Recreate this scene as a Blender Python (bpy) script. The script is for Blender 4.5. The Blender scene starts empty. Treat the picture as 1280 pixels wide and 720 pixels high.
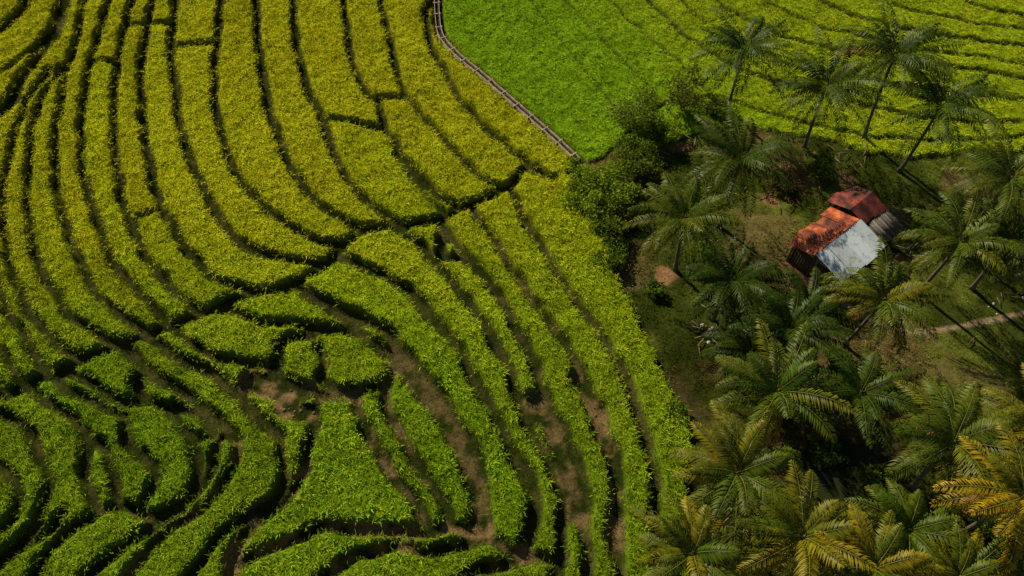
import bpy, math, random
import numpy as np
from collections import deque
from mathutils import Vector
random.seed(7); RNG=np.random.default_rng(11)
sc=bpy.context.scene
H=50.0; TH=math.radians(35); F=1000.0
def G(u,v,z=0.0):
    """survey sheet (1280x720 units) -> plan position in metres at height z"""
    a=(u-640.0); b=-(v-360.0)
    dx=a; dy=math.sin(TH)*F+b*math.cos(TH); dz=-math.cos(TH)*F+b*math.sin(TH)
    t=(z-H)/dz
    return (dx*t,dy*t)
# ---------------------------------------------------------------- helpers
def vnoise(x,y,scale,seed):
    r=np.random.default_rng(seed).random((128,128))
    X=np.asarray(x)/scale+500.3; Y=np.asarray(y)/scale+500.7
    i=np.floor(X).astype(int); j=np.floor(Y).astype(int)
    fx=X-i; fy=Y-j; fx=fx*fx*(3-2*fx); fy=fy*fy*(3-2*fy)
    a=r[i%128,j%128]; b=r[(i+1)%128,j%128]; c=r[i%128,(j+1)%128]; d=r[(i+1)%128,(j+1)%128]
    return (a*(1-fx)+b*fx)*(1-fy)+(c*(1-fx)+d*fx)*fy
def fbm(x,y,scale,seed,o=3):
    s=0;w=0
    for k in range(o):
        s=s+vnoise(x,y,scale/2**k,seed+k)*0.5**k; w+=0.5**k
    return s/w
def sst(x,a,b):
    t=np.clip((x-a)/(b-a),0,1); return t*t*(3-2*t)
def make_mesh(name,V,T,C=None,mats=(),midx=None,smooth=False,parent=None):
    V=np.asarray(V,dtype=np.float32).reshape(-1,3); T=np.asarray(T,dtype=np.int32)
    k=T.shape[1]
    me=bpy.data.meshes.new(name)
    me.vertices.add(len(V)); me.vertices.foreach_set("co",V.ravel())
    me.loops.add(T.size); me.loops.foreach_set("vertex_index",T.ravel())
    me.polygons.add(len(T))
    me.polygons.foreach_set("loop_start",np.arange(0,T.size,k,dtype=np.int32))
    me.polygons.foreach_set("loop_total",np.full(len(T),k,dtype=np.int32))
    if smooth: me.polygons.foreach_set("use_smooth",np.ones(len(T),dtype=bool))
    for m in mats: me.materials.append(m)
    if midx is not None: me.polygons.foreach_set("material_index",np.asarray(midx,dtype=np.int32))
    if C is not None:
        C=np.asarray(C,dtype=np.float32)
        at=me.color_attributes.new("Col",'FLOAT_COLOR','POINT')
        at.data.foreach_set("color",np.concatenate([C,np.ones((len(C),1),np.float32)],1).ravel())
    me.update(); me.validate()
    ob=bpy.data.objects.new(name,me); sc.collection.objects.link(ob)
    if parent: ob.parent=parent
    return ob
class MB:
    def __init__(s): s.V=[];s.T=[];s.C=[];s.M=[];s.n=0
    def add(s,V,T,col,m=0):
        V=np.asarray(V,float).reshape(-1,3); T=np.asarray(T,int)
        c=np.asarray(col,float)
        if c.ndim==1: c=np.tile(c,(len(V),1))
        s.V.append(V); s.T.append(T+s.n); s.C.append(c); s.M.append(np.full(len(T),m)); s.n+=len(V)
    def tube(s,P,R,col,m=0,k=8):
        P=np.asarray(P,float); n=len(P); rings=[]
        for i in range(n):
            t=P[min(i+1,n-1)]-P[max(i-1,0)]; t/=np.linalg.norm(t)+1e-9
            a=np.cross(t,[0.3,1,0.1] if abs(t[1])<0.8 else [1,0,0.1]); a/=np.linalg.norm(a); b=np.cross(t,a)
            an=np.arange(k)/k*2*math.pi
            rings.append(P[i]+R[i]*(np.cos(an)[:,None]*a+np.sin(an)[:,None]*b))
        V=np.concatenate(rings+[P[-1:],P[:1]]); T=[]
        for i in range(n-1):
            for j in range(k):
                a0=i*k+j;b0=i*k+(j+1)%k
                T+=[(a0,b0,b0+k),(a0,b0+k,a0+k)]
        for j in range(k):
            T.append(((n-1)*k+j,(n-1)*k+(j+1)%k,n*k)); T.append(((j+1)%k,j,n*k+1))
        s.add(V,T,col,m)
    def box(s,c,d,R,col,m=0):
        c=np.asarray(c,float)
        V=np.array([[x,y,z] for x in(-.5,.5) for y in(-.5,.5) for z in(-.5,.5)])*np.asarray(d)
        V=V@np.asarray(R).T+c
        T=[(0,1,3),(0,3,2),(4,6,7),(4,7,5),(0,4,5),(0,5,1),(2,3,7),(2,7,6),(0,2,6),(0,6,4),(1,5,7),(1,7,3)]
        s.add(V,T,col,m)
    def make(s,name,mats,smooth=False,parent=None):
        return make_mesh(name,np.concatenate(s.V),np.concatenate(s.T),np.concatenate(s.C),mats,np.concatenate(s.M),smooth,parent)
def blades(px,py,pz,B,h,w,spread,colb,colt,tipdrop=0.0,jit=0.06,seed_heads=0.0):
    """N tufts x B leaf blades. returns V,T,C"""
    N=len(px); n=N*B
    ox=np.repeat(px,B)+RNG.normal(0,jit,n); oy=np.repeat(py,B)+RNG.normal(0,jit,n); oz=np.repeat(pz,B)
    hh=np.repeat(h,B)*RNG.uniform(0.6,1.15,n); az=RNG.uniform(0,2*math.pi,n)
    sp=spread*RNG.uniform(0.3,1.25,n)*hh
    dx=np.cos(az);dy=np.sin(az); wx=-dy*w*RNG.uniform(.6,1.3,n);wy=dx*w*RNG.uniform(.6,1.3,n)
    V=np.empty((n,4,3))
    V[:,0]=np.stack([ox,oy,oz],1)
    mz=oz+hh*0.72
    V[:,1]=np.stack([ox+dx*sp*.4+wx,oy+dy*sp*.4+wy,mz],1)
    V[:,2]=np.stack([ox+dx*sp*.4-wx,oy+dy*sp*.4-wy,mz],1)
    V[:,3]=np.stack([ox+dx*sp,oy+dy*sp,oz+hh*(1-tipdrop)],1)
    base=np.arange(n)[:,None]*4
    T=np.concatenate([base+[0,1,2],base+[1,3,2]],1).reshape(-1,3)
    cb=np.repeat(colb,B,0); ct=np.repeat(colt,B,0)*RNG.uniform(.7,1.25,(n,1))
    if seed_heads>0:
        s=(RNG.random(n)<seed_heads)[:,None]
        ct=np.where(s,np.clip(ct*np.array([1.45,1.1,1.5]),0,.95),ct)
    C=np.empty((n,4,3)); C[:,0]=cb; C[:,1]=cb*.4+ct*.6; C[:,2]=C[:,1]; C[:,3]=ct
    return V.reshape(-1,3),T,C.reshape(-1,3)
# ---------------------------------------------------------------- materials
def nodes_mat(name):
    m=bpy.data.materials.new(name); m.use_nodes=True; nt=m.node_tree
    return m,nt,nt.nodes["Principled BSDF"],nt.nodes["Material Output"]
def leaf_mat(name,trans=0.35,rough=0.55,spec=0.25):
    m,nt,p,out=nodes_mat(name)
    a=nt.nodes.new("ShaderNodeAttribute"); a.attribute_name="Col"
    if spec>0:
        p.inputs["Roughness"].default_value=rough; p.inputs["Specular IOR Level"].default_value=spec
    else:
        p=nt.nodes.new("ShaderNodeBsdfDiffuse")
    nt.links.new(a.outputs["Color"],p.inputs[0])
    t=nt.nodes.new("ShaderNodeBsdfTranslucent"); nt.links.new(a.outputs["Color"],t.inputs["Color"])
    mx=nt.nodes.new("ShaderNodeMixShader"); mx.inputs[0].default_value=trans
    nt.links.new(p.outputs[0],mx.inputs[1]); nt.links.new(t.outputs[0],mx.inputs[2]); nt.links.new(mx.outputs[0],out.inputs[0])
    return m
def attr_mat(name,rough=0.9,nscale=6,nlo=0.6,nhi=1.35,bump=0.3,bscale=20,spec=0.1,metal=0):
    m,nt,p,out=nodes_mat(name)
    a=nt.nodes.new("ShaderNodeAttribute"); a.attribute_name="Col"
    tc=nt.nodes.new("ShaderNodeTexCoord")
    n=nt.nodes.new("ShaderNodeTexNoise"); n.inputs["Scale"].default_value=nscale; n.inputs["Detail"].default_value=5
    nt.links.new(tc.outputs["Object"],n.inputs["Vector"])
    mr=nt.nodes.new("ShaderNodeMapRange"); mr.inputs[1].default_value=.3; mr.inputs[2].default_value=.7
    mr.inputs[3].default_value=nlo; mr.inputs[4].default_value=nhi
    nt.links.new(n.outputs[0],mr.inputs[0])
    vm=nt.nodes.new("ShaderNodeVectorMath"); vm.operation='SCALE'
    nt.links.new(a.outputs["Color"],vm.inputs[0]); nt.links.new(mr.outputs[0],vm.inputs["Scale"])
    nt.links.new(vm.outputs[0],p.inputs["Base Color"])
    p.inputs["Roughness"].default_value=rough; p.inputs["Specular IOR Level"].default_value=spec; p.inputs["Metallic"].default_value=metal
    n2=nt.nodes.new("ShaderNodeTexNoise"); n2.inputs["Scale"].default_value=bscale; n2.inputs["Detail"].default_value=3
    nt.links.new(tc.outputs["Object"],n2.inputs["Vector"])
    b=nt.nodes.new("ShaderNodeBump"); b.inputs["Strength"].default_value=bump; b.inputs["Distance"].default_value=.1
    nt.links.new(n2.outputs[0],b.inputs["Height"]); nt.links.new(b.outputs[0],p.inputs["Normal"])
    return m
M_terr=attr_mat("soil_and_turf",nscale=5,bscale=9,bump=.6,spec=0)
M_rice=leaf_mat("rice_leaf",.28,spec=0)
M_grass=leaf_mat("grass_leaf",.2,spec=0)
M_palm=leaf_mat("palm_leaf",.22,.42,.15)
M_leaf=leaf_mat("broad_leaf",.3,spec=0)
M_bark=attr_mat("bark",nscale=9,bscale=14)
M_wood=attr_mat("weathered_wood",nscale=7,bscale=20)
M_conc=attr_mat("concrete",nscale=3,bscale=12,bump=.2)
def rust_mat(name,c1,c2,c3,rough=.8,metal=0.0,nscale=1.3,lo=.4,hi=.62):
    m,nt,p,out=nodes_mat(name)
    tc=nt.nodes.new("ShaderNodeTexCoord")
    n=nt.nodes.new("ShaderNodeTexNoise"); n.inputs["Scale"].default_value=nscale; n.inputs["Detail"].default_value=9; n.inputs["Roughness"].default_value=.65
    nt.links.new(tc.outputs["Object"],n.inputs["Vector"])
    r=nt.nodes.new("ShaderNodeValToRGB"); e=r.color_ramp.elements
    e[0].position=lo; e[0].color=(*c1,1); e[1].position=hi; e[1].color=(*c3,1)
    k=e.new((lo+hi)/2); k.color=(*c2,1)
    nt.links.new(n.outputs[0],r.inputs[0])
    a=nt.nodes.new("ShaderNodeAttribute"); a.attribute_name="Col"
    mx=nt.nodes.new("ShaderNodeVectorMath"); mx.operation='MULTIPLY'
    nt.links.new(r.outputs[0],mx.inputs[0]); nt.links.new(a.outputs["Color"],mx.inputs[1])
    nt.links.new(mx.outputs[0],p.inputs["Base Color"])
    p.inputs["Roughness"].default_value=rough; p.inputs["Metallic"].default_value=metal
    return m
M_rust=rust_mat("rusted_iron_sheet",(.07,.013,.005),(.30,.050,.011),(.52,.15,.04))
M_dark=rust_mat("dark_red_iron_sheet",(.03,.007,.005),(.13,.016,.010),(.24,.04,.02))
M_zinc=rust_mat("galvanised_iron_sheet",(.30,.33,.34),(.56,.63,.67),(.66,.74,.79),rough=.5,nscale=2.2,lo=.34,hi=.52)
# ---------------------------------------------------------------- bund lines (traced plan)
LN=[]
def L(pts,hw=.24,soil=.1): LN.append((pts,hw,soil))
# upper-left fan
L([(545,-15),(532,30),(545,68),(572,118),(608,162),(655,203),(692,224)],.26)
L([(476,-15),(480,20),(490,62),(507,115),(540,160),(580,204),(618,233),(640,238)],.22)
L([(430,-15),(434,30),(442,75),(458,115),(474,135),(484,165),(512,205),(545,240),(578,264)],.24)
L([(464,126),(485,122),(508,124)],.2)
L([(366,-15),(369,30),(374,75),(388,118),(406,152),(415,188),(440,232),(472,262),(502,284)],.28)
L([(404,150),(435,153),(470,162),(484,165)],.2)
L([(484,168),(508,212),(540,248),(560,272)],.16)
L([(321,-15),(322,30),(326,75),(336,130),(352,182),(376,228),(404,260),(440,284),(458,290)],.3)
L([(277,-15),(274,30),(268,75),(270,130),(286,195),(312,240),(350,274),(395,300),(432,305)],.28)
L([(222,-15),(219,20),(215,62),(222,130),(240,200),(264,252),(300,300),(350,324),(412,330)],.3)
L([(215,60),(240,58),(269,52)],.2)
L([(196,-15),(188,25),(180,60),(177,110),(184,180),(200,250),(225,302),(262,344),(310,362),(358,362)],.28)
L([(165,35),(200,30),(220,33)],.18)
L([(170,-15),(158,30),(146,80),(142,130),(145,185),(150,232),(163,280),(185,325),(218,364),(250,386),(287,388)],.26)
L([(163,275),(182,271),(200,263)],.18)
L([(140,-15),(125,40),(110,90),(103,140),(103,190),(111,240),(130,298),(158,348),(190,386),(216,412)],.26)
L([(112,85),(128,78),(147,80)],.15)
L([(112,-15),(98,40),(82,100),(72,160),(69,210),(76,262),(95,318),(120,360),(150,396),(184,416)],.25)
L([(104,30),(88,70),(60,115),(44,150),(37,210),(38,270),(50,330),(75,375),(108,410),(150,432)],.26)
L([(62,90),(35,130),(16,180),(6,240),(8,305),(28,368),(62,420),(92,445),(112,447)],.25)
L([(-30,205),(-15,260),(-10,310),(-2,350),(18,400),(48,448),(62,466)],.25)
L([(-30,370),(-10,420),(15,460),(35,482)],.24)
L([(-30,430),(-10,470),(10,498)],.2)
# upper-left drain
L([(84,-20),(76,20),(66,50),(34,92),(12,132),(-30,168)],.65,.25)
L([(-30,60),(0,40),(30,10),(40,-20)],.5,.1)
L([(-30,120),(10,90),(45,60),(70,30)],.2,.1)
# spine
L([(692,224),(660,214),(638,232),(600,252),(552,274),(500,286),(456,291),(428,310),(402,336),(362,354),(322,366),(288,378),(250,394),(216,408),(182,419),(150,434),(115,448),(75,463),(32,482),(-30,510)],.36,.12)
# lower-right family
L([(640,240),(665,290),(700,345),(735,395),(765,440),(790,490),(808,545),(818,610),(822,740)],.28,.2)
L([(590,262),(620,310),(655,360),(690,405),(715,445),(742,500),(762,550),(776,620),(772,740)],.28,.25)
L([(718,470),(744,520),(762,570),(772,620),(770,690)],.45,.75)
L([(545,275),(575,315),(610,355),(640,400),(662,450),(684,500),(712,550),(730,600),(733,740)],.34,.2)
L([(668,500),(694,545),(712,588),(724,650)],.45,.6)
L([(548,300),(556,322),(582,327)],.45,.2)
L([(496,290),(520,305),(550,335),(588,380),(615,420),(640,475),(662,530),(690,575),(704,625),(698,700),(690,740)],.34,.12)
L([(425,318),(452,335),(490,350),(520,375),(548,407),(578,445),(602,492),(630,542),(655,590),(667,640),(655,692)],.36,.1)
L([(364,352),(400,374),(440,395),(480,415),(500,438),(530,470),(562,512),(590,560),(606,610),(610,665)],.38,.15)
L([(485,440),(520,480),(550,520),(578,565),(596,615),(600,650)],.5,.45)
# inner cells
L([(288,388),(330,402),(380,405),(420,414),(450,418)],.24)
L([(365,352),(385,372),(420,392),(450,416),(486,440)],.3,.1)
L([(215,410),(235,430),(275,449),(315,457),(345,452),(350,428),(378,418),(420,416)],.32,.15)
L([(345,455),(350,478),(385,488),(410,496),(442,490)],.5,.6)
L([(316,476),(342,488),(362,508),(384,516)],.75,.9)
L([(400,432),(408,450),(400,470),(425,486),(462,484),(484,472),(490,452),(462,428),(440,414)],.26,.2)
L([(183,420),(225,450),(268,470),(300,495),(325,525),(350,545)],.36,.15)
L([(150,434),(185,466),(232,496),(272,524),(300,548)],.36,.15)
L([(78,458),(112,476),(150,500),(178,502),(168,480),(185,468)],.28)
L([(34,482),(66,508),(92,528),(108,555),(104,590),(118,640),(104,656)],.32,.1)
L([(62,466),(92,490),(130,508),(156,520),(164,556),(192,580),(190,612),(176,642)],.32,.1)
L([(108,552),(134,564),(146,600),(146,632)],.26)
L([(160,505),(192,503),(216,518),(238,550),(246,580),(238,620),(196,650)],.28)
L([(216,505),(245,518),(266,542),(240,552)],.26)
L([(300,548),(276,546),(264,590),(240,622),(192,662),(140,695),(96,730)],.28,.2)
L([(300,548),(292,590),(266,628),(232,652),(190,690),(150,740)],.3,.6)
L([(350,545),(356,580),(344,618),(308,648),(268,680),(225,740)],.26,.2)
L([(400,502),(392,545),(382,585),(362,618),(338,640),(314,664),(296,690),(280,740)],.32,.9)
L([(-20,505),(20,530),(45,560),(60,600),(52,640),(22,680),(-20,712)],.3,.15)
L([(-20,560),(10,590),(24,622),(12,652),(-20,670)],.28)
L([(193,646),(150,634),(110,650),(70,682),(30,735)],.3,.2)
L([(80,640),(50,672),(10,700),(-20,730)],.26)
L([(442,490),(412,498),(396,508)],.3,.4)
L([(442,490),(452,522),(474,565),(502,605),(524,640),(534,658)],.3,.3)
L([(455,540),(470,560),(488,590)],.38,.8)
L([(486,470),(480,500),(500,545),(530,590),(553,628),(560,655)],.32,.55)
L([(300,704),(350,684),(405,662),(470,660),(530,664),(562,655),(590,664),(612,662)],.32,1)
L([(395,735),(440,698),(495,684),(560,688),(612,672),(640,690),(655,692)],.3,.9)
L([(560,735),(600,712),(650,700),(698,702)],.28,.4)
# upper-right field
for p,w in [([(650,-20),(700,45),(752,110),(800,165)],.0),([(690,-20),(745,40),(800,95),(850,150)],.03),
    ([(745,-20),(800,35),(860,85),(900,130)],.05),
    ([(795,-20),(850,35),(930,85),(1040,118),(1160,145),(1330,150)],.14),([(830,-20),(890,30),(980,75),(1100,100),(1330,128)],.1),
    ([(870,-20),(940,25),(1050,62),(1180,80),(1330,104)],.2),([(920,-20),(1000,20),(1110,52),(1330,84)],.1),
    ([(985,-20),(1070,18),(1180,42),(1330,62)],.2),([(1060,-20),(1150,12),(1330,44)],.12),([(1150,-20),(1240,8),(1330,24)],.2),
    ([(760,190),(830,130),(900,120),(1000,150),(1120,172),(1330,168)],.1)]:
    L(p,w,.1)
GROVE=[(718,206),(770,188),(800,196),(850,172),(900,160),(980,165),(1060,185),(1130,200),(1200,192),(1500,165),(1700,900),(845,900),(850,640),(864,580),(858,530),(832,480),(802,430),(776,370),(752,310),(724,258),(704,222)]
CANAL=[(545,-30),(547,22),(553,48),(575,72),(602,94),(632,120),(662,146),(692,172),(724,202)]
def cat(P,step=.1):
    P=[np.array(p,float) for p in P]; P=[2*P[0]-P[1]]+P+[2*P[-1]-P[-2]]; out=[]
    for i in range(1,len(P)-2):
        n=max(2,int(np.linalg.norm(P[i+1]-P[i])/step))
        t=(np.arange(n)/n)[:,None]; a,b,c,d=P[i-1],P[i],P[i+1],P[i+2]
        out.append(.5*((2*b)+(c-a)*t+(2*a-5*b+4*c-d)*t*t+(3*b-a-3*c+d)*t**3))
    out.append(P[-2][None]); return np.concatenate(out)
X0,X1,Y0,Y1,RS=-72.,76.,-4.,94.,.16
nx=int((X1-X0)/RS); ny=int((Y1-Y0)/RS)
gx=X0+np.arange(nx)*RS; gy=Y0+np.arange(ny)*RS
GX,GY=np.meshgrid(gx,gy,indexing='ij')
D=np.full((nx,ny),9.0); SO=np.zeros((nx,ny))
def stamp(W,hw,soil):
    R=2.0;k=int(R/RS)
    for (x,y),h in zip(W,hw):
        i=int((x-X0)/RS); j=int((y-Y0)/RS)
        if i<-k or j<-k or i>=nx+k or j>=ny+k: continue
        a,b,c,d=max(i-k,0),min(i+k+1,nx),max(j-k,0),min(j+k+1,ny)
        if a>=b or c>=d: continue
        dd=np.hypot(GX[a:b,c:d]-x,GY[a:b,c:d]-y)-h
        D[a:b,c:d]=np.minimum(D[a:b,c:d],dd)
        SO[a:b,c:d]=np.maximum(SO[a:b,c:d],soil*(dd<.25))
for pts,hw,soil in LN:
    W=cat([G(u,v,.35) for u,v in pts],.16)
    W=W+np.stack([vnoise(W[:,0],W[:,1],1.6,5)-.5,vnoise(W[:,0],W[:,1],1.6,6)-.5],1)*.4
    h=hw*(.7+.7*vnoise(W[:,0],W[:,1],1.1,9))
    stamp(W,h,soil)
CW=cat([G(u,v,.2) for u,v in CANAL],.16)
stamp(CW,np.full(len(CW),.5),.1)
def inpoly(X,Y,P):
    ins=np.zeros(X.shape,bool); n=len(P)
    for i in range(n):
        x1,y1=P[i];x2,y2=P[(i+1)%n]
        if y1==y2: continue
        c=((Y<y1)!=(Y<y2)); ins^=c&(X<(x2-x1)*(Y-y1)/(y2-y1)+x1)
    return ins
GP=[G(u,max(v,-60)) for u,v in GROVE[:10]]+[(95,60),(95,-30),(8.5,-30)]+[G(u,v) for u,v in GROVE[12:]]
wob=(fbm(GX,GY,2.2,40)-.5)*1.6; wob2=(fbm(GX,GY,2.2,50)-.5)*1.6
GR=inpoly(GX+wob,GY+wob2,GP)
MP=[(CW[k][0],CW[k][1]) for k in range(0,len(CW),12)]+[(CW[-1][0],CW[-1][1]),(40,20),(120,20),(120,140),(CW[0][0],140)]
MD=inpoly(GX,GY,MP)&~GR
lab=np.zeros((nx,ny),np.int32); free=(D>0.0)&~GR; cur=0
for s0 in np.argwhere(free[::6,::6])*6:
    i,j=int(s0[0]),int(s0[1])
    if lab[i,j]: continue
    cur+=1; q=deque([(i,j)]); lab[i,j]=cur
    while q:
        a,b=q.popleft()
        for c,d in((a+1,b),(a-1,b),(a,b+1),(a,b-1)):
            if 0<=c<nx and 0<=d<ny and free[c,d] and not lab[c,d]:
                lab[c,d]=cur; q.append((c,d))
print("cells",cur)
celloff=RNG.uniform(-.1,.12,cur+1); cellcol=RNG.uniform(-1,1,cur+1); cellb=RNG.uniform(.84,1.12,cur+1)
base=.35*(fbm(GX,GY,14,70)-.5)
fine=fbm(GX,GY,.5,80,2)-.5; med=fbm(GX,GY,1.8,90)-.5
edge=sst(D,-.02,.26)
crop=np.where(MD,.26,.72)
cz=base+celloff[lab]*edge+crop*edge+fine*.24*edge+med*.25*edge
gz=base-.12*sst(-D,0,.3)+fine*.10+med*.1
Z=np.where(GR,base+fine*.08+med*.25,np.where(D>0,cz,gz))
def zat(x,y):
    i=np.clip(((np.asarray(x)-X0)/RS+.5).astype(int),0,nx-1); j=np.clip(((np.asarray(y)-Y0)/RS+.5).astype(int),0,ny-1)
    return i,j
# ground colours
n1=fbm(GX,GY,3.5,100,4); n2=fbm(GX,GY,.8,110,3)
turf_shade=np.array([.028,.038,.007]); soil=np.array([.17,.11,.05])  # gap turf darkened: groove shadow put into its colour
olive=np.array([.10,.115,.018]); dk=np.array([.04,.052,.008]); brown=np.array([.15,.10,.045])
sm=(SO*sst(n2+n1*.5,.56,.82)*1.1).clip(0,1)[...,None]
gapc=turf_shade*(1-sm)+soil*sm
gapc=gapc*(.6+.7*n2[...,None])
def croptone(x,y):
    t=sst(y-x*.35,26,56)[:,None]; b=sst(y+x*.15,38,18)[:,None]
    ripe=np.array([.86,.90,.022]); mid=np.array([.58,.80,.02]); low=np.array([.36,.57,.018])  # low also darkens toward frame bottom: vignette put into crop colour
    c=mid*(1-t)+ripe*t
    return c*(1-b)+low*b
lush=np.array([.42,.76,.02]); lush2=np.array([.66,.86,.024])
ctn=croptone(GX.ravel(),GY.ravel()).reshape(nx,ny,3)*.30
ml=sst(GX+GY*.6,44,62)[...,None]
cropc=np.where(MD[...,None],(lush*(1-ml)+lush2*ml)*.30,ctn)*(.6+.8*n2[...,None])
w=sst(D,.0,.25)[...,None]
col=gapc*(1-w)+cropc*w
g1=sst(n1,.36,.66)[...,None]; g2=sst(fbm(GX,GY,5,130,4),.50,.64)[...,None]
gc=(dk*(1-g1)+olive*g1); gc=gc*(1-g2*.65)+brown*g2*.65
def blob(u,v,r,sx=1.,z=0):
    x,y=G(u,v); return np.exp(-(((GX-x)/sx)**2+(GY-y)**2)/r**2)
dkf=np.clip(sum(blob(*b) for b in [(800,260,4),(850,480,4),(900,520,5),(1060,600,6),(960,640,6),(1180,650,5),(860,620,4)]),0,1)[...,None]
gc=gc*(1-.45*dkf)  # soft grove darkening: vignette and shade put into ground colour
dirt=np.clip(sum(blob(*b) for b in [(985,338,1.1,.7),(998,360,.9,.8),(1020,350,1.3),(1120,330,1.3),(850,185,.6,2),(1060,225,.9),(960,250,.8),(830,345,1.0)]),0,1)
dm=(sst(dirt+(n2-.5)*.6,.3,.75))[...,None]
gc=gc*(1-dm)+np.array([.24,.13,.06])*dm
gc=gc*(.7+.65*n2[...,None])
PATH=cat([G(u,v) for u,v in [(1040,372),(1080,396),(1120,412),(1160,415),(1200,408),(1240,400),(1300,388),(1400,372)]],.15)
pd=np.full((nx,ny),9.)
for x,y in PATH:
    i=int((x-X0)/RS);j=int((y-Y0)/RS);k=9
    a,b,c,d=max(i-k,0),min(i+k,nx),max(j-k,0),min(j+k,ny)
    if a<b and c<d: pd[a:b,c:d]=np.minimum(pd[a:b,c:d],np.hypot(GX[a:b,c:d]-x,GY[a:b,c:d]-y))
pm=(1-sst(pd+(n2-.5)*.3,.12,.32))[...,None]
gc=gc*(1-pm)+np.array([.27,.20,.12])*pm
pxy=G(1065,602); pond=(((GX-pxy[0])/3.4)**2+((GY-pxy[1])/3.0)**2)+ (med*1.2)
Z=np.where(GR,Z-.5*(1-sst(pond,.8,1.3)),Z)
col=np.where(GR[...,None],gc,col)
V=np.stack([GX,GY,Z],-1).reshape(-1,3)
I=np.arange(nx*ny).reshape(nx,ny)
Q=np.stack([I[:-1,:-1],I[1:,:-1],I[1:,1:],I[:-1,1:]],-1).reshape(-1,4)
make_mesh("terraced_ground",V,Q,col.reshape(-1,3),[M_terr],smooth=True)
S=3000.
Vf=[(-S,-S,-.8),(S,-S,-.8),(S,S,-.8),(-S,S,-.8)]
m,nt,p,out=nodes_mat("distant_fields")
tc=nt.nodes.new("ShaderNodeTexCoord"); n=nt.nodes.new("ShaderNodeTexNoise"); n.inputs["Scale"].default_value=.05; n.inputs["Detail"].default_value=10
nt.links.new(tc.outputs["Object"],n.inputs["Vector"])
r=nt.nodes.new("ShaderNodeValToRGB"); r.color_ramp.elements[0].color=(.04,.06,.01,1); r.color_ramp.elements[1].color=(.16,.2,.02,1)
r.color_ramp.elements[0].position=.35; r.color_ramp.elements[1].position=.65
nt.links.new(n.outputs[0],r.inputs[0]); nt.links.new(r.outputs[0],p.inputs["Base Color"]); p.inputs["Roughness"].default_value=1
make_mesh("distant_ground",Vf,[(0,1,2,3)],None,[m])
m,nt,p,out=nodes_mat("murky_water"); p.inputs["Base Color"].default_value=(.022,.028,.008,1); p.inputs["Roughness"].default_value=.5; p.inputs["Specular IOR Level"].default_value=.08
an=np.linspace(0,2*math.pi,49)[:-1]
Vp=[(pxy[0],pxy[1],-.22)]+[(pxy[0]+4.6*math.cos(t),pxy[1]+4.2*math.sin(t),-.22) for t in an]
make_mesh("pond",Vp,[(0,1+i,1+(i+1)%48) for i in range(48)],None,[m])
# ---------------------------------------------------------------- rice
def visible(A,B,m=4): return (np.abs(A)<31+(B-13)*.37+m)&(B<80)&(B>9)
sp=.24
xs=np.arange(X0+6,X1-6,sp); ys=np.arange(Y0+6,Y1-4,sp)
A,B=np.meshgrid(xs,ys,indexing='ij'); A=A.ravel()+RNG.uniform(-.42,.42,A.size)*sp; B=B.ravel()+RNG.uniform(-.42,.42,B.size)*sp
vis=visible(A,B)
A=A[vis];B=B[vis]; i,j=zat(A,B)
ok=(~GR[i,j])&(D[i,j]>.03)
thin=fbm(A,B,1.0,200,2)
ok&=~((D[i,j]<.22)&(thin>.6))
ok&=~((B>52)&(RNG.random(len(A))<.15))
A=A[ok];B=B[ok];i=i[ok];j=j[ok]
md=MD[i,j]; z=Z[i,j]-.06
h=np.where(md,.22,.28)*RNG.uniform(.55,1.45,len(A))
ct=croptone(A,B)
mlt=ml[i,j]
ct=np.where(md[:,None],lush*(1-mlt)+lush2*mlt,ct)
cc=cellcol[lab[i,j]][:,None]
ct=ct*(1+cc*np.array([.09,.0,.1]))*cellb[lab[i,j]][:,None]
nn=fbm(A,B,6,210)[:,None]; ct=ct*(.74+.5*nn)
n3=fbm(A,B,.9,215)[:,None]; ct=ct*np.where(md[:,None],.5+1.0*n3,.55+.9*n3)
dp=(RNG.random(len(A))<.14)[:,None]; ct=np.where(dp,ct*np.array([.45,.6,.6]),ct)   # random tufts darker and greener
ct=ct*RNG.uniform(.6,1.35,(len(A),1)); ct[:,0]*=RNG.uniform(.85,1.15,len(A))
ct=np.clip(ct,0,.95)
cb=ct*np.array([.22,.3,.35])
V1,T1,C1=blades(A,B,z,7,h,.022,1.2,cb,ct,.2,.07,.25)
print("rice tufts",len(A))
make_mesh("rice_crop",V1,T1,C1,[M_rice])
# ---------------------------------------------------------------- grass in grove, on bunds
n=90000
A=RNG.uniform(2,72,n);B=RNG.uniform(9,66,n); i,j=zat(A,B)
ok=GR[i,j]&visible(A,B)&(pm[i,j,0]<.3)&(dm[i,j,0]<.3)&(pond[i,j]>1.0)&(fbm(A,B,2.5,300,3)>RNG.uniform(.25,.62,n))
A=A[ok];B=B[ok]; i=i[ok];j=j[ok]
c=gc[i,j]*np.array([1.7,2.1,1.2])*RNG.uniform(.5,1.6,(len(A),1))
a1=blades(A,B,Z[i,j]-.02,4,RNG.uniform(.06,.22,len(A)),.025,1.2,c*.6,c,.1,.08)
n=110000
A=RNG.uniform(-60,45,n);B=RNG.uniform(9,76,n); i,j=zat(A,B)
ok=(~GR[i,j])&(D[i,j]<-.14)&visible(A,B)&(fbm(A,B,.9,310,2)>.45)&(RNG.random(n)>.7*SO[i,j])
A=A[ok];B=B[ok]; i=i[ok];j=j[ok]
c=np.array([.10,.17,.012])*RNG.uniform(.5,1.6,(len(A),1))
a2=blades(A,B,Z[i,j]-.02,4,RNG.uniform(.06,.16,len(A)),.02,.9,c*.6,c,.1,.07)
make_mesh("grass",np.concatenate([a1[0],a2[0]]),np.concatenate([a1[1],a2[1]+len(a1[0])]),np.concatenate([a1[2],a2[2]]),[M_grass])
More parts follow.
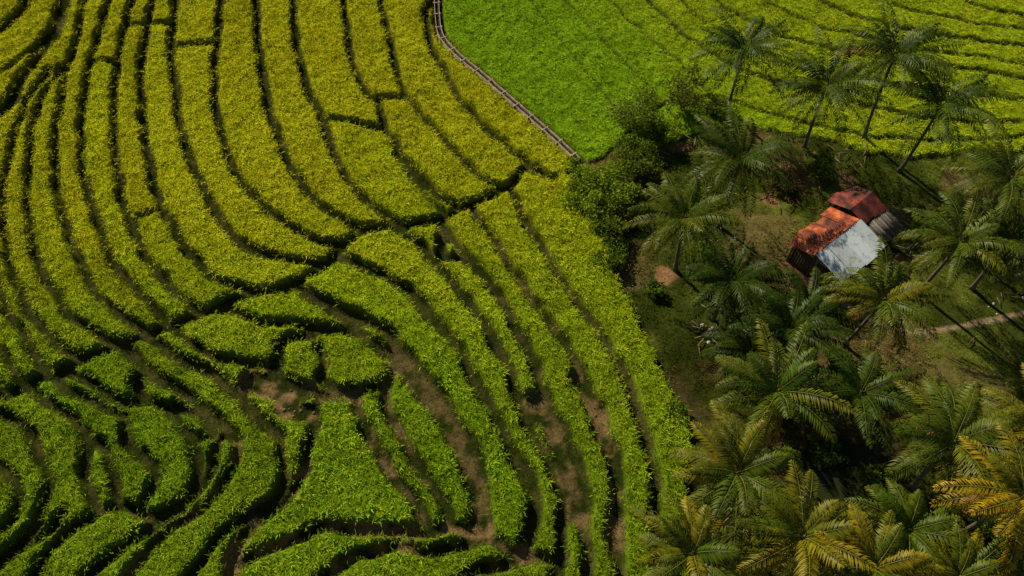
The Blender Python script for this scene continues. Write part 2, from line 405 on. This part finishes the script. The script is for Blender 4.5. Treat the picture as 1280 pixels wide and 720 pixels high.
# ---------------------------------------------------------------- canal
mb=MB(); cp=CW[::4]; cl=np.array([.38,.30,.23])
tg=np.gradient(cp,axis=0); tg/=np.linalg.norm(tg,axis=1)[:,None]; nr=np.stack([-tg[:,1],tg[:,0]],1)
cz0=.42
prof=[(-.25,-.3),(-.25,cz0),(-.19,cz0),(-.19,.10),(.19,.10),(.19,cz0),(.25,cz0),(.25,-.3)]
Vc=[];
for q in range(len(cp)):
    for o,zz in prof: Vc.append((cp[q][0]+nr[q][0]*o,cp[q][1]+nr[q][1]*o,zz))
T=[]
for q in range(len(cp)-1):
    for s in range(7):
        a=q*8+s; T+=[(a,a+1,a+9),(a,a+9,a+8)]
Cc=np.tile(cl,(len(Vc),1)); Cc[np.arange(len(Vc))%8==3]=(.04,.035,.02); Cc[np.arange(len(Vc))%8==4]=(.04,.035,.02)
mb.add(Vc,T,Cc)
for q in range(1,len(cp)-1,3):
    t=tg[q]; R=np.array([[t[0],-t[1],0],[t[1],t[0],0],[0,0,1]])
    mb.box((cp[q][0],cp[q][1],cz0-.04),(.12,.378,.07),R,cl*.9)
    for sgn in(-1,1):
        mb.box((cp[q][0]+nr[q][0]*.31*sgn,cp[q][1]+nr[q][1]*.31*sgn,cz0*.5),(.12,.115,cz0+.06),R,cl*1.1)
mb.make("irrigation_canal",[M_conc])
# ---------------------------------------------------------------- palms
def palm(u,v,h,r,tint=(1,1,1),nf=24,yel=.25,lean=.8,seed=0,dry=2):
    rg=np.random.default_rng(seed+1000)
    cx,cy=G(u,v,h); la=rg.uniform(0,2*math.pi); ll=lean*rg.uniform(.3,1.1)
    bx,by=cx+math.cos(la)*ll,cy+math.sin(la)*ll
    i,j=zat(bx,by); bz=float(Z[i,j])-.1
    mb=MB()
    s=np.linspace(0,1,12); P=np.stack([bx+(cx-bx)*s**.6,by+(cy-by)*s**.6,bz+(h-bz)*s],1)
    R=.15-.05*s; R[0]=.25;R[1]=.18
    tc=np.array([.14,.115,.085]); mb.tube(P,R,tc,0,9)
    P2=np.array([[cx,cy,h-.1],[cx,cy,h+.35]]); mb.tube(P2,[.16,.05],[.12,.14,.03],0,7)
    for k in range(rg.integers(4,9)):
        a=rg.uniform(0,6.28); c=np.array([cx+.27*math.cos(a),cy+.27*math.sin(a),h-.3-rg.uniform(0,.2)])
        mb.tube([c+[0,0,-.13],c+[0,0,-.08],c,c+[0,0,.09],c+[0,0,.13]],[.03,.10,.13,.09,.03],[.16,.17,.04] if rg.random()<.6 else [.2,.1,.04],0,7)
    tint=np.array(tint)
    for f in range(nf+dry):
        fr=f/nf; dryf=f>=nf
        az=f*2.39996+rg.uniform(-.35,.35)
        e0=math.radians(64-66*fr**.85+rg.uniform(-9,9)) if not dryf else math.radians(-25+rg.uniform(-20,15))
        Lf=r*rg.uniform(.92,1.22)*(1.0 if fr>.15 else .75)
        droop=math.radians(rg.uniform(45,80)) if not dryf else math.radians(45)
        n=14; ss=np.linspace(0,1,n); e=e0-droop*ss**1.3
        azs=az+rg.uniform(-.3,.3)*ss
        dirs=np.stack([np.cos(e)*np.cos(azs),np.cos(e)*np.sin(azs),np.sin(e)],1)
        P=np.array([cx,cy,h])+np.concatenate([[[0,0,0]],np.cumsum(dirs[:-1]*Lf/(n-1),0)])
        rc=np.array([.14,.15,.025])*tint*(1+yel) if not dryf else np.array([.2,.11,.04])
        mb.tube(P,.035*(1-.75*ss),rc,1,4)
        yf=rg.uniform(0,1)**1.8           # some fronds stay green, some turn
        m_=34; sl=np.linspace(.10,.99,m_)
        for side in(-1,1):
            sj=np.clip(sl+rg.uniform(-.012,.012,m_),0,1)
            O=np.stack([np.interp(sj,ss,P[:,q]) for q in range(3)],1)
            Dd=np.stack([np.interp(sj,ss,dirs[:,q]) for q in range(3)],1); Dd/=np.linalg.norm(Dd,axis=1)[:,None]
            sd=np.cross(Dd,[0,0,1]); sd/=np.linalg.norm(sd,axis=1)[:,None]+1e-6
            ln=r*.245*np.clip(np.sin(math.pi*(sj*.86+.12))**.6,.15,1)*rg.uniform(.7,1.12,m_)
            up=np.cross(sd,Dd)
            d1=sd*side*.8+Dd*.6+up*.12; d1/=np.linalg.norm(d1,axis=1)[:,None]
            d2=sd*side*.5+Dd*.6+np.array([0,0,-.75 if not dryf else -1.1]); d2/=np.linalg.norm(d2,axis=1)[:,None]
            mid=O+d1*(ln*.5)[:,None]; tip=mid+d2*(ln*.55)[:,None]
            wv=Dd*.056
            Vl=np.stack([O,mid+wv,mid-wv,tip],1)
            bI=np.arange(m_)[:,None]*4; T=np.concatenate([bI+[0,1,2],bI+[1,3,2]],1).reshape(-1,3)
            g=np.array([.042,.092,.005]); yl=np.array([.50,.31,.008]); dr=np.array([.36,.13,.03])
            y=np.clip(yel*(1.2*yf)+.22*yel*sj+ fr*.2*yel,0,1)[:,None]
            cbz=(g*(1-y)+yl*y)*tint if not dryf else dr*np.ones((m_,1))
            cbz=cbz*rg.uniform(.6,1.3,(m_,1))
            Cl=np.stack([cbz*.65,cbz,cbz,cbz*1.3+np.array([.18,.10,0])*yel*(.3+sj[:,None])],1)  # leaflet tips brightened: backlit rim painted into leaf colour
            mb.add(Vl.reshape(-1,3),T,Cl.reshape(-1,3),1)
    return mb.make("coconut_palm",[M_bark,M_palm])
PAL=[(930,64,7.0,4.5,.05),(1032,110,7.0,4.7,.05),(1118,70,8.8,4.6,.06),(1176,134,7.5,4.6,.04),(926,200,7.0,4.5,.08),(1262,225,8.0,4.6,.14),
(856,274,5.8,4.1,.18),(1200,305,6.5,3.8,.12),(916,352,5.0,3.9,.03),(1104,376,6.2,3.9,.24),(988,412,5.2,3.8,.03),(972,490,6.2,4.2,.18),
(1075,492,5.2,3.9,.04),(922,592,6.5,4.2,.22),(1192,554,6.5,4.4,.14),(1278,622,7.5,4.2,.62),(866,692,6.5,3.5,.28),(1004,672,7.0,3.9,.28),
(1134,664,5.6,3.4,.10),(1092,712,7.0,3.2,.38),(1198,722,6,3.0,.25),(1300,540,6.5,3.9,.3),(1350,330,7.0,4.1,.2),(1010,385,4.2,3.2,.03),(940,440,4.2,3.2,.02),(1262,300,6.2,3.6,.06)]
for k,(u,v,h,r,y) in enumerate(PAL):
    dkk=.75 if y<.035 else (.95 if y<.1 else 1.15)  # darker leaf tint puts backlit silhouettes into crown colour
    palm(u,v,h,r,(dkk*(1+.1*y),dkk,dkk),nf=22+(k*5)%6,yel=y,seed=k*7+3,dry=(k%3 if y<.2 else 2+k%3))
# ---------------------------------------------------------------- broadleaf trees / shrubs
def tree(name,u,v,h,R,nl,colr,seed,lsz=.12):
    rg=np.random.default_rng(seed); mb=MB(); x,y=G(u,v,h*.7); i,j=zat(x,y); bz=float(Z[i,j])-.1
    if not GR[i,j] and D[i,j]>0: bz-=.4
    cl=[]
    nb=11
    for k in range(nb):
        a=k/nb*6.28*2+rg.uniform(-.4,.4); d=R*rg.uniform(.3,1.0) if k else 0
        c=np.array([x+d*math.cos(a),y+d*math.sin(a),bz+h*rg.uniform(.45,.95)]); cl.append((c,R*rg.uniform(.25,.48)))
        P=np.array([[x,y,bz],[x*.9+c[0]*.1,y*.9+c[1]*.1,bz+h*.3],[x*.5+c[0]*.5,y*.5+c[1]*.5,bz+h*.5],c])
        s=max(R*.05,.03); mb.tube(P,[s*1.4,s,s*.6,s*.2],[.13,.1,.07],0,6)
    N=nl; ci=rg.integers(0,len(cl),N); d=rg.normal(0,1,(N,3)); d/=np.linalg.norm(d,axis=1)[:,None]
    rr=rg.uniform(.2,1.3,N)**.7; cc=np.array([c for c,_ in cl])[ci]; cr=np.array([q for _,q in cl])[ci]
    p=cc+d*(rr*cr)[:,None]*[1,1,.75]; p[:,2]=np.maximum(p[:,2],bz+.1)
    a=rg.normal(0,1,(N,3))*[1,1,.5]; a/=np.linalg.norm(a,axis=1)[:,None]; b=np.cross(a,rg.normal(0,1,(N,3))); b/=np.linalg.norm(b,axis=1)[:,None]
    sz=lsz*rg.uniform(.6,1.4,N)[:,None]
    Vl=np.stack([p-a*sz,p+b*sz*.45,p-b*sz*.45,p+a*sz],1); bI=np.arange(N)[:,None]*4
    T=np.concatenate([bI+[0,1,2],bI+[1,3,2]],1).reshape(-1,3)
    cb=np.array(colr)*rg.uniform(.6,1.4,(N,1))*rg.uniform(.7,1.3,len(cl))[ci][:,None]
    mb.add(Vl.reshape(-1,3),T,np.repeat(cb,4,0),1)
    return mb.make(name,[M_bark,M_leaf])
G1=(.20,.29,.015);G2=(.10,.16,.015);G3=(.14,.19,.018)
for k,(nm,u,v,h,R,nl,c) in enumerate([("broadleaf_tree",802,138,3.6,2.6,4000,G3),("broadleaf_tree",858,112,3.6,2.3,2300,(.15,.17,.02)),("broadleaf_tree",762,228,2.4,2.3,4500,G1),
  ("shrub",735,248,1.5,1.8,3200,G1),("shrub",762,276,1.7,1.7,3200,G3),("shrub",795,196,2.2,2.0,3400,G3),("shrub",768,318,1.2,1.4,1800,G2),("shrub",725,215,1.1,1.3,2000,G1),
  ("shrub",835,168,1.6,1.4,2000,G1),("shrub",900,132,1.5,1.3,1500,G3),("shrub",980,225,1.0,1.2,1400,(.13,.09,.03)),("shrub",1030,215,1.0,1.0,1000,G2),("shrub",880,320,1.2,1.2,1400,G2),
  ("shrub",820,360,.7,.8,700,G2),("shrub",945,430,1.2,1.3,1500,G2),("shrub",1050,455,1.2,1.2,1400,G2),("shrub",850,520,.7,.9,800,G2),("shrub",1100,600,1.1,1.2,1300,G2),
  ("shrub",940,660,1.1,1.2,1400,G2),("shrub",1040,560,.9,1.1,1200,G2),("shrub",1235,650,1.1,1.2,1300,G2),("shrub",1150,280,.8,.7,700,G1),("shrub",880,240,1.0,1.1,1200,G3)]):
    tree(nm,u,v,h,R,nl,c,500+k)
# ---------------------------------------------------------------- hut
hut=bpy.data.objects.new("tin_roofed_hut",None); sc.collection.objects.link(hut)
hx,hy=G(1049,295,3.0); HA=math.radians(39.5)
ex=np.array([math.cos(HA),math.sin(HA),0]); ey=np.array([-math.sin(HA),math.cos(HA),0]); ez=np.array([0,0,1.])
Rm=np.stack([ex,ey,ez],1); O=np.array([hx,hy,0.])
gz0=float(Z[zat(hx,hy)])
def W(p): return O+Rm@np.asarray(p,float)
def sheet(mb,p0,p1,q0,q1,seed,m=0,tint=1.0,pitch=.2,amp=.03):
    p0,p1,q0,q1=[np.array(a,float) for a in(p0,p1,q0,q1)]
    L_=np.linalg.norm(p1-p0); nn=int(L_/pitch*6)+2; mm=10
    s=np.linspace(0,1,nn)[:,None,None]; t=np.linspace(0,1,mm)[None,:,None]
    P=(p0*(1-s)+p1*s)*(1-t)+(q0*(1-s)+q1*s)*t
    N=np.cross(p1-p0,q0-p0); N/=np.linalg.norm(N); N*=np.sign(N[2])
    P=P+N*(np.sin(s*L_/pitch*2*math.pi)*amp+ .02*np.sin(t*3+s*4+seed))
    V=(P.reshape(-1,3))@Rm.T+O
    I=np.arange(nn*mm).reshape(nn,mm); a,b,c,d=[q.ravel() for q in(I[:-1,:-1],I[1:,:-1],I[1:,1:],I[:-1,1:])]
    T=np.concatenate([np.stack([a,b,c],1),np.stack([a,c,d],1)])
    cv=tint*np.ones((nn,mm,1))*np.ones(3)
    mb.add(V,T,cv.reshape(-1,3),m)
ZR,ZE=3.0,2.3
mb=MB(); xs=[-2.75,-1.45,-.05,1.35,2.55]
for k in range(4):
    dz=.02*(k%2); e=-2.65-.16*((k*7)%3)/2
    sheet(mb,(xs[k]-.04,-.02,ZR+dz),(xs[k+1]+.04,-.02,ZR+dz),(xs[k]-.04,e,ZE+dz-.05),(xs[k+1]+.04,e,ZE+dz-.05),k,0,[1,.85,1.04,.92][k])
mb.make("galvanised_roof_slope",[M_zinc],True,hut)
mb=MB(); xs=[-2.9,-1.9,-.9,.2,1.3,2.45]
for k in range(5):
    dz=.025*(k%2); e=2.2+.26*((k*5)%3)/2
    sheet(mb,(xs[k]-.05,.02,ZR+dz+.03),(xs[k+1]+.05,.02,ZR+dz+.03),(xs[k]-.05-.1*(k==0),e,ZE+dz),(xs[k+1]+.05,e,ZE+dz),k+9,0,[1.1,.65,1.15,.7,1.25][k])
mb.make("rusted_roof_slope",[M_rust],True,hut)
mb=MB()
sheet(mb,(2.5,1.0,3.25),(3.9,1.0,3.25),(2.5,2.9,2.6),(3.9,3.0,2.6),21,0,1.3)
sheet(mb,(3.85,1.0,3.27),(5.3,1.0,3.27),(3.85,2.8,2.65),(5.4,2.7,2.65),22,0,.8)
sheet(mb,(2.6,1.0,3.28),(3.9,1.0,3.28),(2.6,-.5,2.75),(3.9,-.4,2.75),23,0,.7)
sheet(mb,(3.85,1.0,3.26),(5.35,1.0,3.26),(3.85,-.5,2.7),(5.35,-.6,2.7),24,0,1.1)
mb.make("annex_roof",[M_dark],True,hut)
mb=MB()
for k in range(8):
    x=2.75+k*.33; sheetc=[.17,.15,.13]
    a=np.array([x+.16,-.55,2.6]); b=np.array([x+.16+.05*math.sin(k*3),-2.2-.15*(k%3),2.1]); 
    c=(a+b)/2; d=b-a; ln=np.linalg.norm(d); yy=-d/ln; xx=np.array([1,0,0]); xx=xx-yy*np.dot(xx,yy); xx/=np.linalg.norm(xx); zz=np.cross(xx,yy)
    mb.box(W(c+[0,0,.012*(k%2)]),(.29,ln,.03),Rm@np.stack([xx,yy,zz],1),np.array(sheetc)*(.7+.5*((k*37)%5)/4))
mb.make("plank_lean_to",[M_wood],False,hut)
mb=MB(); wd=np.array([.12,.085,.055])
for (x,y,t) in [(-2.5,-2.2,2.2),(-.6,-2.2,2.2),(1.2,-2.2,2.2),(2.4,-2.2,2.2),(-2.5,1.9,2.2),(0,1.9,2.2),(2.3,1.9,2.2),(-2.5,0,2.85),(2.4,0,2.85),(5.1,2.4,2.55),(5.1,-.3,2.55),(5.2,-2.1,1.98),(3.1,-2.1,1.98),(5.05,1.0,3.1)]:
    mb.box(W((x,y,(t+gz0-.2)/2)),(.12,.12,t-gz0+.2),Rm,wd)
for (x0,y0,z0,x1,y1,z1) in [(-2.6,-2.3,2.2,2.5,-2.3,2.2),(-2.6,2.0,2.22,2.4,2.0,2.22),(-2.6,0,2.9,2.4,0,2.9),(2.7,1.0,3.15,5.2,1.0,3.15),(2.8,-2.15,2.02,5.3,-2.15,2.02)]:
    mb.tube([W((x0,y0,z0)),W((x1,y1,z1))],[.05,.05],wd,0,6)
for x in(-2.5,-1.2,.2,1.5,2.35):
    mb.tube([W((x,-2.35,2.18)),W((x,0,2.88))],[.035,.035],wd,0,5); mb.tube([W((x,2.1,2.2)),W((x,0,2.88))],[.035,.035],wd,0,5)
mb.make("timber_frame",[M_wood],False,hut)
mb=MB()
def wallrow(xa,ya,xb,yb,top,gap=0,bot=0,seed=1):
    rg=np.random.default_rng(seed); d=np.array([xb-xa,yb-ya]); ln=np.linalg.norm(d); d/=ln; n=int(ln/.2)
    R2=Rm@np.array([[d[0],-d[1],0],[d[1],d[0],0],[0,0,1]])
    for k in range(n):
        if rg.random()<gap: continue
        q=(k+.5)/n*ln; tp=top-rg.uniform(0,.12); z0=gz0-.1+bot
        mb.box(W((xa+d[0]*q,ya+d[1]*q,(tp+z0)/2)),(.185,.03,tp-z0),R2,np.array([.10,.07,.045])*rg.uniform(.5,1.2))
wallrow(-2.4,1.83,2.2,1.83,2.1,.05,seed=2); wallrow(-2.43,-2.0,-2.43,1.8,2.15,.12,seed=3); wallrow(-.5,-2.12,1.1,-2.12,1.2,.15,seed=4)
wallrow(2.25,-2.0,2.25,1.8,2.15,.1,seed=5); wallrow(2.6,2.32,5.0,2.32,2.45,.1,seed=6); wallrow(5.02,-.2,5.02,2.3,2.5,.1,seed=7)
mb.make("plank_walls",[M_wood],False,hut)
mb=MB(); mb.box(W((0,0,gz0+.06)),(4.6,3.8,.2),Rm,[.12,.085,.055]); mb.box(W((1.6,-1.2,gz0+.5)),(1.2,.7,.7),Rm,[.14,.1,.06]); mb.make("earth_floor",[M_wood],False,hut)
# ---------------------------------------------------------------- debris
mb=MB(); rg=np.random.default_rng(77)
def stick(u,v,n,R,cols,lmin=.4,lmax=1.4,rad=.04):
    x,y=G(u,v)
    for k in range(n):
        a=rg.uniform(0,6.28); px,py=x+rg.normal(0,R),y+rg.normal(0,R); l=rg.uniform(lmin,lmax)/2; z=float(Z[zat(px,py)])+.06+rg.uniform(0,.2)
        mb.tube([(px-l*math.cos(a),py-l*math.sin(a),z),(px,py,z+.05),(px+l*math.cos(a),py+l*math.sin(a),z+rg.uniform(-.05,.1))],[rad,rad,rad*.6],np.array(cols)*rg.uniform(.6,1.3),0,5)
stick(985,232,50,1.3,(.26,.11,.06)); stick(1055,205,18,1.0,(.22,.15,.1)); stick(1060,352,14,.7,(.24,.18,.12)); stick(1010,225,18,1.5,(.2,.1,.05)); stick(850,180,16,1.0,(.22,.17,.11)); stick(890,418,18,.9,(.24,.18,.12)); stick(1130,318,12,.7,(.3,.25,.2)); stick(1250,355,8,1,(.2,.15,.1)); stick(1160,470,12,2.5,(.2,.12,.06)); stick(870,300,10,1.6,(.22,.15,.08))
mb.make("fallen_branches",[M_wood])
mb=MB()
def rocks(u,v,n,R,c,s):
    x,y=G(u,v)
    for k in range(n):
        px,py=x+rg.normal(0,R),y+rg.normal(0,R); z=float(Z[zat(px,py)])+s*.3; r=s*rg.uniform(.5,1.3)
        mb.tube([(px,py,z-r*.6),(px+.02,py,z-r*.3),(px,py+.02,z+r*.2),(px,py,z+r*.5)],[r*.6,r,r*.8,r*.2],np.array(c)*rg.uniform(.7,1.1),0,6)
rocks(884,408,7,.6,(.6,.58,.55),.13); rocks(900,412,4,.5,(.35,.1,.05),.12); rocks(965,205,6,1.2,(.35,.3,.26),.14); rocks(1190,315,5,.8,(.55,.52,.5),.13); rocks(1272,348,4,.7,(.5,.5,.48),.12); rocks(880,210,5,1,(.3,.28,.22),.13); rocks(1248,385,3,.3,(.6,.6,.55),.1); rocks(370,512,12,.7,(.2,.15,.1),.12); rocks(740,520,12,1.0,(.2,.15,.1),.1)
mb.make("scattered_stones",[M_conc])
# ---------------------------------------------------------------- light, camera
EL=math.radians(37); AZ=math.radians(-38)
sd=Vector((math.sin(AZ)*math.cos(EL),math.cos(AZ)*math.cos(EL),math.sin(EL)))
l=bpy.data.lights.new("sun",'SUN'); l.energy=5; l.angle=math.radians(.6); l.color=(1,.89,.66)
lo=bpy.data.objects.new("sun",l); lo.rotation_euler=sd.to_track_quat('Z','Y').to_euler(); lo.location=(0,0,60); sc.collection.objects.link(lo)
w=bpy.data.worlds.new("World"); sc.world=w; w.use_nodes=True; nt=w.node_tree
sk=nt.nodes.new("ShaderNodeTexSky"); sk.sky_type='NISHITA'; sk.sun_disc=False; sk.sun_elevation=EL; sk.sun_rotation=AZ%(2*math.pi)
bg=nt.nodes["Background"]; bg.inputs[1].default_value=.05; nt.links.new(sk.outputs[0],bg.inputs[0])
cam=bpy.data.cameras.new("camera"); cam.sensor_width=36; cam.lens=F/1280*36; cam.clip_end=8000
co=bpy.data.objects.new("camera",cam); co.location=(0,0,H); co.rotation_euler=(TH,0,0); sc.collection.objects.link(co); sc.camera=co
sc.view_settings.view_transform='Standard'; sc.view_settings.look='None'; sc.view_settings.exposure=0
